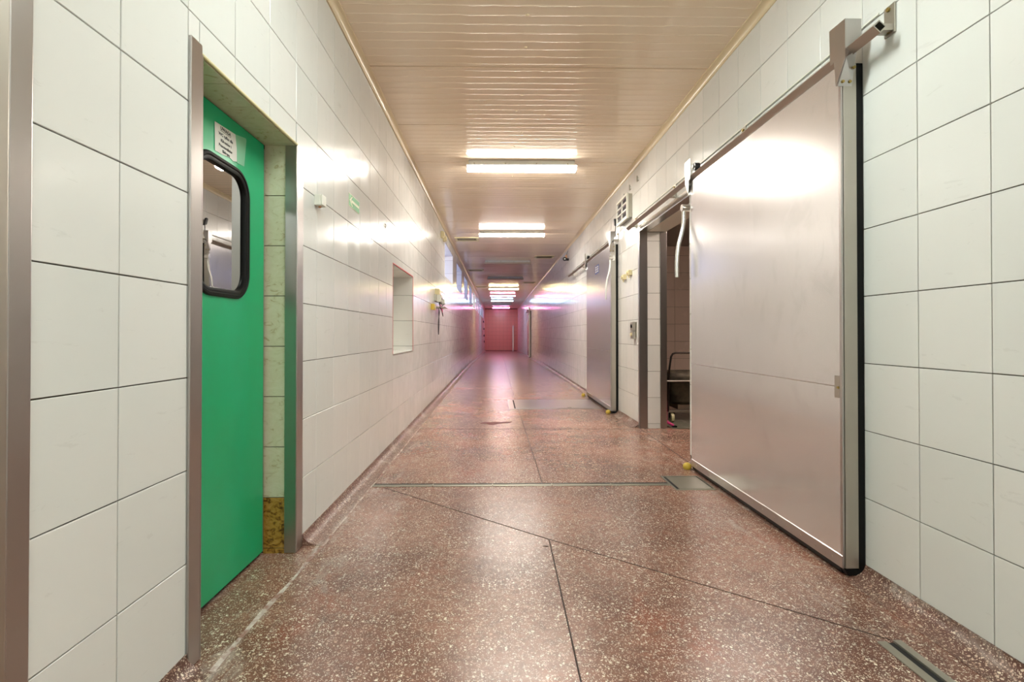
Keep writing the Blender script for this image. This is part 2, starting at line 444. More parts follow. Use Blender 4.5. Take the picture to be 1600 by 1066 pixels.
# ceiling: slab with ribbed panels
m_ = MB(); m_.box(XL-TL, XR+TR, YBACK-.2, YEND+.4, ZC+.03, ZC+.2)
ce = tag(m_.build('ceiling', M['joint']), 'cream ceiling of ribbed sheet panels with dark cross joints', 'ceiling', kind='structure')
PP = 1.083
prof = [(-PP/2+.005, .03), (-PP/2+.005, .003), (-PP/2+.008, 0)]
for k in range(-5, 6):
    y = k*.098
    prof += [(y-.0098, 0), (y-.0090, 0), (y-.0060, -.0009), (y-.0022, -.0021), (y+.0022, -.0021), (y+.0060, -.0009), (y+.0090, 0), (y+.0098, 0)]
prof += [(PP/2-.008, 0), (PP/2-.005, .003), (PP/2-.005, .03)]
vs_ = [(XL, y, z) for y, z in prof]+[(XR, y, z) for y, z in prof]; n = len(prof)
pm = bpy.data.meshes.new('ceiling_panel'); pm.from_pydata(vs_, [], [[i, i+1, i+1+n, i+n] for i in range(n-1)]); pm.materials.append(M['ceil']); pm.update()
bm = bmesh.new(); bm.from_mesh(pm); bmesh.ops.recalc_face_normals(bm, faces=bm.faces[:])
if sum(f.normal.z*f.calc_area() for f in bm.faces) > 0: bmesh.ops.reverse_faces(bm, faces=bm.faces[:])
bm.to_mesh(pm); bm.free()
for p in pm.polygons: p.use_smooth = True
pm.set_sharp_from_angle(angle=math.radians(28))
capm = MB(); capm.tube([(0, 0, 0), (0, 0, -.003), (0, 0, -.005)], [.012, .011, .004], 10)
rivet = capm.build('screw_cap', M['cove']); rv_me = rivet.data; bpy.data.objects.remove(rivet)
k = int((YBACK-3.892)//PP); y = 3.892+(k+.5)*PP
rv = [(2.85, .22), (3.25, .19), (3.62, .20), (4.35, .21), (4.65, .17), (5.15, .24), (5.55, .18), (6.6, .2), (7.3, .2), (8.2, .22), (9.1, .21), (12, .2), (13, .6), (16, .3), (20, .2)]
while y < YEND+.3:
    p = share('ceiling_panel', pm, ce, (0, y, ZC), (0, random.uniform(-.0006, .0006), 0))
    for (ry, rx) in rv:
        if abs(ry-y) < PP/2-.02: share('screw_cap', rv_me, p, (rx, ry-y, 0))
    y += PP

# ------------------------------------------------------------------ recesses in the left wall
def lining(parent, hole, depth, mt, dz, dy, phase_z, name='tile', sides='nfsb', bottom=None):
    """tiles lining a recess: f far jamb, n near jamb, s soffit, b sill"""
    a, b, c, d = hole; t_ = TT
    def cols(z0, z1):
        zs = [z1]; z = phase_z
        while z > z1: z -= dz
        while z > z0+.01:
            if zs[-1]-z > .01: zs.append(z)
            z -= dz
        zs.append(z0); return list(zip(zs[1:], zs[:-1]))
    for s, yy, rz in (('f', b, -PI/2), ('n', a, PI/2)):
        if s in sides:
            for (z0, z1) in cols(c, d):
                mm = bottom if (bottom and z1 < .3) else mt
                xs = [(XL-depth, XL-.004)]
                for (x0, x1) in xs: tile_at(parent, mm, ((x0+x1)/2, yy, (z0+z1)/2), x1-x0, z1-z0, (0, 0, rz), .001, name)
    yy = a
    while yy < b-.01:
        y1 = min(yy+dy, b)
        if 's' in sides: share(name, tile_mesh(y1-yy, depth-.004, mt), parent, (XL-.004-(depth-.004)/2, (yy+y1)/2, d), (0, PI/2, 0))
        if 'b' in sides: share(name, tile_mesh(y1-yy, depth-.004, mt), parent, (XL-.004-(depth-.004)/2, (yy+y1)/2, c), (0, -PI/2, 0))
        yy = y1

def shrink(h, e=.0): return h
# pass-through niche
ni = empty('wall_niche', (XL, 5.0, .89)); tag(ni, 'tiled rectangular recess in the left wall edged with red tape', 'niche', kind='structure')
def onroot(root, fn):
    before = set(C.objects); fn(); 
    for o in set(C.objects)-before:
        if o.parent == root: o.location = Vector(o.location)-Vector(root.location)
onroot(ni, lambda: lining(ni, HOLE_L[2], .34, M['tile'], .3, .3, 1.544))
m_ = mb(ni); m_.box(XL-.42, XL-.34, 4.9, 6.3, .8, 1.85); m_.build('closing_panel', M['white_plastic'], ni)
a, b, c, d = HOLE_L[2]
for q in ((a-.008, b+.008, d, d+.009), (a-.008, b+.008, c-.009, c), (a-.005, a, c, d), (b, b+.012, c, d)):
    m_ = mb(ni); m_.box(XL-.001, XL+.0025, *q); m_.build('tape_edge', M['red'] if q[2] > .89 or q[3] > 1 else M['dull_steel'], ni)

# clerestory windows
for k, h in enumerate(WIN):
    a, b, c, d = h
    wn = empty('window_%d' % (k+1), (XL, a, c)); tag(wn, 'high daylight window in a tiled recess, number %d along the left wall from the viewer' % (k+1) if k > 2 else
        ['nearest high daylight window in the left wall, under the ceiling', 'second nearest high daylight window in the left wall', 'third nearest high daylight window in the left wall'][k], 'window', kind='structure')
    onroot(wn, lambda: lining(wn, h, .33, M['tile'], .3, .94, 2.755, sides='nfsb'))
    f_ = mb(wn); x0, x1 = XL-.39, XL-.34
    for q in ((a-.02, b+.02, c-.02, c+.05), (a-.02, b+.02, d-.05, d+.02), (a-.02, a+.05, c+.05, d-.05), (b-.05, b+.02, c+.05, d-.05), ((a+b)/2-.025, (a+b)/2+.025, c+.05, d-.05)):
        f_.box(x0, x1, *q)
    f_.build('window_frame', M['white_plastic'], wn)
    g = mb(wn); g.box(XL-.368, XL-.362, a+.04, b-.04, c+.04, d-.04); g.build('pane', M['glass'], wn)

# ------------------------------------------------------------------ near left doorway (only its frame shows)
fr = empty('door_frame', (XL, 1.07, 0)); tag(fr, 'stainless steel corner post at the left edge of the view', 'door frame')
m_ = mb(fr); m_.box(XL-.05, XL+.006, 1.072, 1.127, 0, 2.13, .003); m_.build('jamb', M['steel'], fr)
m_ = mb(fr); m_.box(XL-.02, XL+.009, 1.040, 1.070, 0, 2.13, .003); m_.build('jamb', M['dull_steel'], fr)
m_ = mb(fr); m_.box(XL-.03, XL+.006, .10, .15, 0, 2.13, .003); m_.build('jamb', M['steel'], fr)
m_ = mb(fr); m_.box(XL-.03, XL+.006, .10, 1.127, 2.13, 2.19, .003); m_.build('header', M['steel'], fr)
d5 = empty('door_5', (XL-.1, .6, 0)); tag(d5, 'closed steel leaf in the doorway at the very left edge', 'door', kind='structure')
m_ = mb(d5); m_.box(XL-.16, XL-.11, .152, 1.068, .008, 2.09, .004); m_.build('leaf', M['dull_steel'], d5)

# ------------------------------------------------------------------ green swing door
XD = -1.152
hole = HOLE_L[1]
rv_ = empty('door_reveal', (XL, 2.605, 0)); tag(rv_, 'marbled green and brown tiles lining the recess of the green door', 'reveal', kind='structure')
onroot(rv_, lambda: lining(rv_, hole, .16, M['marble'], .2505, .2, 1.779, bottom=M['brown']))
m_ = mb(rv_); m_.box(XL-.30, XL-.26, 1.70, 2.66, 0, 2.08); m_.build('closing_panel', M['dark'], rv_)  # unseen sheet added behind the leaf to stop outside light leaking in
m_ = mb(rv_); m_.tube([(XL+.001, 1.757, 2.037), (XL+.001, 2.606, 2.037)], .006, 8); m_.build('edge_profile', M['cream_plastic'], rv_, True)

gf = empty('door_frame', (XL, 2.2, 0)); tag(gf, 'stainless steel angle posts either side of the green door', 'door frame')
m_ = mb(gf); m_.box(XL-.0, XL+.010, 1.694, 1.757, .004, 2.062, .002); m_.box(XL-.05, XL+.010, 1.757, 1.762, .004, 2.03); m_.build('post', M['steel'], gf)
m_ = mb(gf); m_.box(XL-.0, XL+.006, 2.600, 2.680, .004, 2.037, .002); m_.build('post', M['steel'], gf)
m_ = mb(gf); m_.box(XL-.052, XL+.004, 2.594, 2.599, .004, 2.028); m_.build('post_return', M['steel'], gf)

d1 = empty('door_1', (XD, 2.18, 0)); tag(d1, 'green swing door with a rounded porthole window, first on the left', 'door', kind='structure')
Y0, Y1, Z0, Z1 = 1.775, 2.572, .022, 2.022
wy0, wy1, wz0, wz1, wr_ = 1.97, 2.414, 1.243, 1.822, .12
# leaf with a rounded opening
bm = bmesh.new()
outer = [(Y0, Z0), (Y1, Z0), (Y1, Z1), (Y0, Z1)]
inner = rrect(wy0+.02, wy1-.02, wz0+.02, wz1-.02, wr_-.02)
def add_ring(pts):
    vv = [bm.verts.new((0, y-2.18, z)) for y, z in pts]
    return [bm.edges.new((vv[i], vv[(i+1) % len(vv)])) for i in range(len(vv))]
ee = add_ring(outer)+add_ring(inner)
bmesh.ops.triangle_fill(bm, use_beauty=True, edges=ee)
res = bmesh.ops.extrude_face_region(bm, geom=bm.faces[:])
for vv in [g for g in res['geom'] if isinstance(g, bmesh.types.BMVert)]: vv.co.x -= .042
bmesh.ops.recalc_face_normals(bm, faces=bm.faces[:])
me = bpy.data.meshes.new('leaf'); bm.to_mesh(me); bm.free(); me.materials.append(M['green'])
share('leaf', me, d1, (0, 0, 0))
def rim(pa, pb, xa, xb):
    m_ = mb(d1); n = len(pa)
    vs_ = [(xa, *p) for p in pa]+[(xb, *p) for p in pb]
    return vs_, [[i, (i+1) % n, n+(i+1) % n, n+i] for i in range(n)]
def gasket(name, prof, mt):
    """prof: list of (inset, x) going round the gasket section"""
    m_ = mb(d1); rings = [rrect(wy0+i_, wy1-i_, wz0+i_, wz1-i_, wr_-i_, 10) for i_, x in prof]; n = len(rings[0]); k = len(prof)
    vs_ = [(prof[j][1], *p) for j in range(k) for p in rings[j]]
    fs = [[j*n+i, j*n+(i+1) % n, ((j+1) % k)*n+(i+1) % n, ((j+1) % k)*n+i] for j in range(k) for i in range(n)]
    m_.add(vs_, fs); return m_.build(name, mt, d1, True)
gasket('window_gasket', [(0, XD-.001), (0, XD+.006), (.005, XD+.011), (.014, XD+.012), (.019, XD+.008), (.024, XD+.009), (.034, XD+.006), (.038, XD-.004), (.038, XD-.02), (.018, XD-.02), (.018, XD-.001)], M['rubber'])
pn = mb(d1); rg = rrect(wy0+.034, wy1-.034, wz0+.034, wz1-.034, wr_-.034, 10)
pn.prism(rg, 'x', XD-.012, XD-.007); pn.build('pane', M['mirror'], d1)
m_ = mb(d1); m_.box(XD-.045, XD-.01, Y0, Y1, .010, .022); m_.build('sweep', M['rubber'], d1)
m_ = mb(d1); m_.box(XD-.04, XD+.002, Y1, Y1+.004, Z0, Z1-.02); m_.build('edge_strip', M['zinc'], d1)

def text(body, size, loc, rot, mt, parent, name='lettering', width=None, bold=.0):
    cu = bpy.data.curves.new(name, 'FONT'); cu.body = body; cu.size = size; cu.align_x = 'CENTER'; cu.align_y = 'CENTER'
    cu.extrude = .0002; cu.offset = bold
    o = bpy.data.objects.new(name, cu); C.objects.link(o); o.location = loc; o.rotation_euler = rot; cu.materials.append(mt)
    dg = bpy.context.evaluated_depsgraph_get(); me = bpy.data.meshes.new_from_object(o.evaluated_get(dg)); C.objects.unlink(o); bpy.data.objects.remove(o)
    if width:
        xs = [v.co.x for v in me.vertices]; k = width/(max(xs)-min(xs))
        for v in me.vertices: v.co.x *= k
    o = bpy.data.objects.new(name, me); C.objects.link(o); o.location = loc; o.rotation_euler = rot; o.parent = parent
    return o
# notice
no = empty('notice', (XD+.0015, 2.212, 1.90)); tag(no, 'torn white paper notice taped above the window of the green door', 'notice')
m_ = MB(); m_.prism([(-.089, .056), (-.086, -.062), (-.03, -.060), (.0, -.056), (.03, -.052), (.06, -.058), (.092, -.05), (.089, .01), (.078, .066)], 'x', 0, .0006)
m_.build('sheet', M['notice'], no)
m_ = MB(); m_.prism([(.078, .066), (.172, .084), (.178, .076), (.158, -.05), (.094, -.054), (.089, .01)], 'x', 0, .0004)
m_.build('torn_tape', M['film'], no)
RT = (PI/2, 0, PI/2)
for tx, sz, y, z, wd in (('UWAGA', .019, -.004, .046, .084), ('WC tylko dla', .017, -.002, .020, .116), ('Klientów i', .016, 0, -.004, .085), ('Pracowników', .016, -.004, -.026, .108), ('Sklepu', .016, 0, -.046, .06)):
    text(tx, sz, (.001, y, z), RT, M['ink'], no, width=wd, bold=.0006)
m_ = MB(); m_.box(.0007, .0012, -.047, .039, .035, .0365); m_.build('underline', M['ink'], no)

# ------------------------------------------------------------------ ceiling lights
li = {}
for k, (ly, col, fac) in enumerate(LAMPS):
    if k < 2: lab = ['lit fluorescent ceiling light behind the viewer', 'lit fluorescent ceiling light above the viewer, out of view'][k]
    else:
        nm = ['nearest', 'second', 'third', 'fourth', 'fifth', 'sixth', 'seventh', 'eighth', 'ninth and farthest'][k-2]
        lab = '%s %s fluorescent ceiling light across the corridor' % (nm, 'unlit' if col is None else 'lit white' if k < 4 else {6: 'warm yellow lit', 7: 'pink lit', 8: 'bluish lit', 10: 'magenta lit'}[k])
    e = empty('ceiling_light', (.285, ly+.085, ZC)); tag(e, lab, 'ceiling light', 'fluorescent ceiling lights')
    L = .635
    m_ = MB(); m_.box(-L+.02, L-.02, -.078, .078, -.053, -.001, .006); m_.build('housing', M['housing'], e)
    m_ = MB(); m_.box(-L-.008, L+.008, -.092, .092, -.0615, -.0535, .002); m_.build('light_shield', M['housing'], e)  # tray added to shade the housing and hold back light going upward
    if col: dm = emit('lit_diffuser', col, LAMP*fac)
    else: dm = M['off']
    m_ = MB(); m_.prism([(-.084, -.062), (-.084, -.072), (-.062, -.100), (.062, -.100), (.084, -.072), (.084, -.062)], 'x', -L, L); m_.build('diffuser', dm, e)
    for s in (-1, 1):
        m_ = MB(); m_.prism([(-.087, -.062), (-.087, -.073), (-.063, -.103), (.063, -.103), (.087, -.073), (.087, -.062)], 'x', s*L, s*(L+.006)); m_.build('end_cap', M['off'], e)
    for cx in (-.55, -.19, .17, .53):
        m_ = MB(); m_.box(cx-.008, cx+.008, -.089, -.085, -.062, -.036); m_.build('clip', M['zinc'], e)

# ceiling vents
for x, y, lab in ((-.64, 11.0, 'nearest ceiling air vent, left of the lights'), (1.23, 13.5, 'ceiling air vent right of the lights, nearest on that side'), (-.68, 16.4, 'second ceiling air vent on the left side'),
                  (1.25, 20.3, 'second ceiling air vent on the right side'), (-.66, 22.2, 'third and farthest ceiling air vent on the left')):
    e = empty('ceiling_vent', (x, y, ZC)); tag(e, lab, 'air vent', 'ceiling air vents')
    m_ = MB()
    for q in ((-.25, .25, -.20, -.15), (-.25, .25, .15, .20), (-.25, -.2, -.15, .15), (.2, .25, -.15, .15)): m_.box(*q, -.014, .0)
    m_.build('frame', M['cream_plastic'], e)
    m_ = MB(); m_.box(-.2, .2, -.15, .15, -.003, -.0005); m_.build('duct', M['dark'], e)
    for i in range(12):
        xx = -.18+i*.0327; m_ = MB(); m_.prism([(xx, -.012), (xx+.003, -.012), (xx+.014, -.003), (xx+.011, -.003)], 'y', -.149, .149); m_.build('slat', M['cream_plastic'], e)

# ------------------------------------------------------------------ things on the left wall
e = empty('junction_box', (XL, 2.886, 1.827)); tag(e, 'small white square box on the left wall beyond the green door', 'junction box')
m_ = MB(); m_.box(0, .034, -.033, .033, -.030, .030, .004); m_.build('body', M['white_plastic'], e)
m_ = MB(); m_.box(.0345, .045, -.032, .032, -.029, .029, .004); m_.build('lid', M['white_plastic'], e)
m_ = MB(); m_.tube([(.02, 0, -.031), (.02, 0, -.038)], .008, 10); m_.build('gland', M['orange'], e)

e = empty('exit_sign', (XL+.001, 3.64, 2.0)); tag(e, 'green sign with a pale arrow pointing left on the left wall', 'sign')
m_ = MB(); m_.box(0, .0015, -.133, .133, -.045, .045); m_.build('border', M['sign_lum'], e)
m_ = MB(); m_.box(.0016, .0022, -.129, .129, -.041, .041); m_.build('panel', M['sign_green'], e)
m_ = MB(); m_.prism([(.119, -.009), (.119, .009), (-.075, .009), (-.075, -.009)], 'x', .0023, .0029)
m_.prism([(-.118, 0), (-.062, .034), (-.045, .034), (-.088, 0), (-.045, -.034), (-.062, -.034)], 'x', .0023, .0029); m_.build('arrow', M['sign_lum'], e)

e = empty('wall_hook', (XL, 4.63, 2.05)); tag(e, 'tiny grey hook on the left wall beyond the arrow sign', 'hook')
m_ = MB(); m_.tube([(0, 0, .018), (.01, 0, .016), (.012, 0, -.004), (.006, 0, -.016), (.006, .012, -.018)], .004, 8); m_.build('hook', M['zinc'], e, True)
m_ = MB(); m_.tube([(0, 0, .0), (.003, 0, .0)], .009, 10); m_.build('base', M['zinc'], e)

e = empty('socket_box', (XL, 8.45, 1.70)); tag(e, 'grey electrical box with hanging black cables past the niche', 'electrical box')
m_ = MB(); m_.box(0, .03, -.22, .20, -.09, .02, .004); m_.build('back_plate', M['zinc'], e)
m_ = MB(); m_.box(.03, .10, -.10, .16, -.10, .02, .006); m_.build('body', M['white_plastic'], e)
m_ = MB(); m_.tube([(.101, .02, -.04), (.108, .02, -.04)], .022, 14); m_.build('dial', M['black'], e)
m_ = MB(); m_.box(.04, .13, .16, .30, -.12, -.04, .006); m_.build('socket', M['white_plastic'], e)
m_ = MB(); m_.box(.0, .07, -.09, .10, .022, .12, .006); m_.build('upper_box', M['cream_plastic'], e)
m_ = MB(); m_.box(.0, .16, -.05, .42, -.185, -.17, .003); m_.build('shelf', M['dull_steel'], e)
for (pth, mt) in (([(.06, -.02, -.10), (.08, -.06, -.2), (.06, -.12, -.42), (.06, -.10, -.62), (.06, -.02, -.42), (.05, .0, -.2)], 'black'),
                  ([(.05, .05, -.11), (.09, .1, -.24), (.1, .2, -.32), (.08, .3, -.24), (.06, .3, -.15)], 'black'),
                  ([(.05, .12, -.11), (.08, .14, -.20), (.09, .2, -.26), (.08, .26, -.20), (.06, .26, -.12)], 'pink'),
                  ([(.07, -.1, -.1), (.12, .0, -.14), (.12, .12, -.12), (.08, .2, -.16)], 'black')):
    q = []
    for i in range(len(pth)-1):
        p0, p1, p2, p3 = (Vector(pth[max(i-1, 0)]), Vector(pth[i]), Vector(pth[i+1]), Vector(pth[min(i+2, len(pth)-1)]))
        for t_ in range(4):
            t = t_/4; q.append(.5*((2*p1)+(p2-p0)*t+(2*p0-5*p1+4*p2-p3)*t*t+(3*p1-p0-3*p2+p3)*t**3))
    q.append(Vector(pth[-1])); m_ = MB(); m_.tube(q, .006, 6); m_.build('cable', M[mt], e, True)
e = empty('socket_box', (XL, 7.95, 1.50)); tag(e, 'small yellow wall socket below the grey electrical box', 'socket')
m_ = MB(); m_.box(0, .05, -.11, .11, -.045, .045, .008); m_.build('body', M['yellow'], e)
m_ = MB(); m_.tube([(.045, 0, 0), (.056, 0, 0)], .03, 14); m_.build('cap', M['cream_plastic'], e)

for y, lab in ((9.25, 'nearer small cream box above the nearest high window'), (9.62, 'farther small cream box above the nearest high window')):
    e = empty('junction_box', (XL, y, 2.86)); tag(e, lab, 'junction box')
    m_ = MB(); m_.box(0, .05, -.07, .07, -.06, .05, .006); m_.build('body', M['cream_plastic'], e)
    m_ = MB(); m_.box(.0505, .066, -.055, .055, -.045, .035, .004); m_.build('lid', M['cream_plastic'], e)
for i, (y, z) in enumerate(((37.2, 1.95), (38.0, 1.45), (38.6, .95), (39.0, .5))):
    e = empty('wall_switch', (XL, y, z)); tag(e, ['topmost', 'second', 'third', 'lowest'][i]+' dark switch box at the far end of the left wall', 'switch', 'dark switch boxes at the far left')
    m_ = MB(); m_.box(0, .06, -.08, .08, -.07, .07, .006); m_.build('body', M['black'], e)
    m_ = MB(); m_.box(.0605, .066, -.04, .04, -.05, .05, .002); m_.build('cover', M['dull_steel'], e)

# ------------------------------------------------------------------ right wall: sliding doors
XF, XB = 1.543, 1.610
def sliding_door(nm, y0, y1, label, knob_y, hy):
    """stainless leaf between y0 (near) and y1 (far), hung on the rail"""
    e = empty(nm, (XF, y0, 0)); tag(e, label, 'sliding door', kind='structure')
    X0, X1 = 0, XB-XF; L = y1-y0; T = 2.305
    m_ = MB(); m_.box(.004, X1, .004, L-.004, .040, T, .004); m_.build('leaf', M['dull_steel'], e)
    m_ = MB(); m_.box(0, .005, .002, L-.002, .852, T-.002, .0015); m_.build('upper_sheet', M['door_steel'], e)
    m_ = MB(); m_.box(0, .005, .002, L-.002, .098, .848, .0015); m_.build('lower_sheet', M['door_steel'], e)
    m_ = MB(); m_.prism([(-.004, .044), (-.004, .096), (0, .099), (.004, .098), (.004, .040)], 'y', 0, L); m_.build('kick_strip', M['steel'], e)
    for i in range(int(L/.125)):
        m_ = MB(); m_.tube([(-.004, .07+i*.125, .068), (-.006, .07+i*.125, .068)], .005, 8); m_.build('rivet', M['dull_steel'], e)
    m_ = MB(); m_.prism([(-.001, .1), (-.004, .1), (-.004, .012), (.0, .012)], 'z', .1, T); 
    m_ = MB(); m_.box(-.003, .006, -.003, .012, .10, T, .001); m_.build('corner_trim', M['steel'], e)
    m_ = MB(); m_.box(.008, X1, -.006, .004, .044, T, .002); m_.build('edge_channel', M['dull_steel'], e)
    m_ = MB(); m_.prism([(X1+.001, T), (X1+.030, T), (X1+.030, .05), (X1+.024, .025), (X1+.008, .012), (.02, .012), (.006, .038), (X1+.001, .038)], 'y', -.004, .03); m_.build('rubber_seal', M['rubber'], e)
    m_ = MB(); m_.prism([(.006, .038), (.016, .010), (.03, .006), (X1+.01, .006), (X1+.026, .038), (X1+.026, .05), (X1+.001, .05), (X1+.001, .038)], 'y', .03, L); m_.build('bottom_seal', M['rubber'], e)
    m_ = MB(); m_.box(X1+.001, X1+.028, L-.03, L-.002, .05, T); m_.build('rear_seal', M['rubber'], e)
    m_ = MB(); m_.box(-.002, 0, .014, .050, .80, .90); m_.build('latch_plate', M['dull_steel'], e)
    m_ = MB(); m_.box(-.006, -.002, .018, .030, .842, .852); m_.build('latch_pin', M['brass'], e)
    # hood brackets and rollers at both ends
    for s, yb in ((-1, 0), (1, L)):
        h = MB(); g = lambda a: yb+s*a
        A = [(g(.064), 2.47), (g(-.045), 2.475), (g(-.040), 2.315), (g(-.012), 2.315), (g(.0), 2.20), (g(.064), 2.30)]
        h.prism(A, 'x', -.022, -.018)
        h.prism([(-.018, 2.47), (.050, 2.47), (.050, 2.40), (.028, 2.37), (-.018, 2.30)], 'y', g(.060), g(.064))
        a, b = g(.064), g(.004)
        h.add([(-.018, a, 2.30), (.026, a, 2.33), (.046, b, 2.30), (.046, b, 2.20), (-.018, b, 2.20)]+[(-.018, a+s*.003, 2.30), (.026, a+s*.003, 2.33), (.046, b+s*.003, 2.30), (.046, b+s*.003, 2.20), (-.018, b+s*.003, 2.20)],
              [(0, 1, 2, 3, 4), (9, 8, 7, 6, 5), (0, 5, 6, 1), (1, 6, 7, 2), (2, 7, 8, 3), (3, 8, 9, 4), (4, 9, 5, 0)])
        h.build('hood_bracket', M['white_steel'] if s > 0 else M['steel'], e)
        for (bx, bz) in ((-.002, 2.215), (.030, 2.215), (.030, 2.265)):
            q = MB(); yy = g(.006+(bz-2.20)*.55); q.cyl((bx, yy, bz), (bx, yy+s*.008, bz), .0065, 10); q.build('bolt', M['brass'], e)
        q = MB(); ro = -.08 if s > 0 else -.012; q.cyl((-.004, g(ro), 2.398), (.034, g(ro), 2.398), .030, 18); q.build('roller', M['black'], e, True)
        q = MB(); q.cyl((-.016, g(ro), 2.398), (.046, g(ro), 2.398), .009, 12); q.build('axle', M['dull_steel'], e)
        if s > 0:
            q = MB(); q.box(.052, .058, g(.03), g(.064), 2.38, 2.455); q.build('keeper', M['steel'], e)
    # handle
    kx = -.022; hh = MB(); hh.cyl((.02, hy, 2.115), (kx-.018, hy, 2.115), .029, 18)
    hh.build('handle_boss', M['white_steel'], e, True)
    pth = [(kx, hy, 2.108), (kx, hy, 2.03), (kx-.006, hy, 1.96), (kx-.022, hy, 1.89), (kx-.042, hy, 1.82), (kx-.054, hy, 1.74), (kx-.058, hy, 1.66), (kx-.058, hy, 1.55)]
    q = MB(); q.tube(pth, .0145, 12); q.build('handle', M['white_steel'], e, True)
    return e
d2 = sliding_door('door_2', 2.295, 4.10, 'large stainless steel sliding door, nearest on the right', 4.2, 1.90)
d3 = sliding_door('door_3', 7.011, 8.92, 'second stainless steel sliding door with a blue sticker, mid right wall', 7.0, -.06)
d4 = sliding_door('door_4', 25.2, 26.6, 'farthest stainless steel sliding door on the right wall', 25.0, -.06)
d4.location.z = floor_z(25.9)
# clamp block where the handle of the second door turns
m_ = MB(); m_.box(-.02, .05, -.012, .0, 2.08, 2.16, .004); m_.box(-.028, .055, -.016, .0, 2.11, 2.125); m_.build('handle_clamp', M['white_steel'], d3)
# sticker
st = empty('sticker', (XF-.001, 7.99, 2.085)); tag(st, 'small blue sticker with white lines on the second sliding door', 'sticker')
m_ = MB(); m_.box(-.0008, 0, -.15, .15, -.065, .065); m_.build('backing', M['blue'], st)
for i in range(3):
    for j in (-.066, .066):
        m_ = MB(); m_.box(-.0012, -.0009, j-.05, j+.05, -.045+i*.035, -.022+i*.035); m_.build('white_bar', M['white_plastic'], st)

def rail(y0, y1, label, dz=0):
    e = empty('sliding_rail', (0, y0, dz)); tag(e, label, 'door rail')
    D = [(1.526, 2.340), (1.552, 2.366), (1.582, 2.340), (1.556, 2.312)]
    I = [(1.532, 2.340), (1.552, 2.360), (1.576, 2.340), (1.556, 2.318)]
    L = y1-y0; vs_ = [(x, y, z) for y in (0, L) for x, z in D]+[(x, y, z) for y in (0, L) for x, z in I]
    fs = []
    for i in range(4):
        j = (i+1) % 4; fs += [(i, j, 4+j, 4+i), (8+i, 12+i, 12+j, 8+j), (i, 8+i, 8+j, j), (4+i, 4+j, 12+j, 12+i)]
    m_ = MB(); m_.add(vs_, fs); m_.build('rail_tube', M['dull_steel'], e)
    for yy in (.055, L*.33, L*.66, L-.055):
        m_ = MB(); m_.box(XR-.008, XR-.0005, yy-.03, yy+.03, 2.335, 2.46, .002); m_.build('wall_plate', M['zinc'], e)
        m_ = MB(); m_.box(1.575, XR-.008, yy-.022, yy+.022, 2.345, 2.372, .002); m_.build('bracket_arm', M['dull_steel'], e)
        for z in (2.352, 2.442):
            m_ = MB(); m_.cyl((XR-.008, yy, z), (XR-.017, yy, z), .009, 6); m_.build('bolt', M['brass'], e)
    m_ = MB(); m_.box(XR-.006, XR+.0, .12, L-.02, 2.462, 2.470); m_.build('seal_bead', M['white_plastic'], e)
    return e
rail(2.07, 6.12, 'steel rail above the nearest sliding door and the open doorway')
rail(6.95, 11.2, 'steel rail above the second sliding door')
rail(24.9, 28.0, 'steel rail above the farthest sliding door', floor_z(26))

for (x, y, lab) in ((1.530, 4.16, 'yellow floor guide at the far foot of the nearest sliding door'), (1.515, 7.06, 'yellow floor guide at the near foot of the second sliding door'), (1.50, 9.02, 'yellow floor guide at the far foot of the second sliding door')):
    e = empty('door_guide', (x, y, 0)); tag(e, lab, 'door guide', 'yellow floor guides of the sliding doors')
    m_ = MB(); m_.tube([(0, 0, .0), (0, 0, .012), (0, 0, .035), (0, 0, .046), (0, 0, .052)], [.026, .034, .032, .022, .008], 14); m_.build('roller', M['yellow'], e, True)
    m_ = MB(); m_.box(-.02, .04, -.02, .02, 0, .008); m_.build('base', M['dull_steel'], e)

# open doorway: frame, tiled reveal
a, b, c, d = HOLE_R[0]
of = empty('door_frame', (XR, b, 0)); tag(of, 'stainless steel frame of the open doorway beside the nearest sliding door', 'door frame')
m_ = mb(of); m_.box(XR-.006, XR+.086, b-.006, b-.0005, .002, d-.002, .001); m_.box(XR-.006, XR-.0008, b-.006, b+.055, .002, d+.06, .001); m_.build('jamb', M['steel'], of)
m_ = mb(of); m_.box(1.875, 1.950, b-.012, b-.0005, .002, d-.002, .001); m_.build('inner_jamb', M['steel'], of)
m_ = mb(of); m_.box(XR-.012, XR-.0008, a-.03, b-.008, d+.0, d+.06, .002); m_.box(XR-.012, XR+.086, a-.03, b-.008, d-.004, d-.0005); m_.build('header', M['white_steel'], of)
m_ = mb(of); m_.box(XR+.088, XR+TR, a+.002, b-.014, d-.006, d-.001); m_.build('soffit_panel', M['white_plastic'], of)
orv = empty('door_reveal', (XR, b, 0)); tag(orv, 'narrow column of white tiles lining the open doorway', 'reveal', kind='structure')
z = .0572
for q in [(0.0, .0572)]+[(.0572+.3*i, min(.0572+.3*(i+1), d-.008)) for i in range(8)]:
    tile_at(orv, M['tile'], (1.802-XR, 0, (q[0]+q[1])/2), .150, q[1]-q[0], (0, 0, -PI/2), .001)

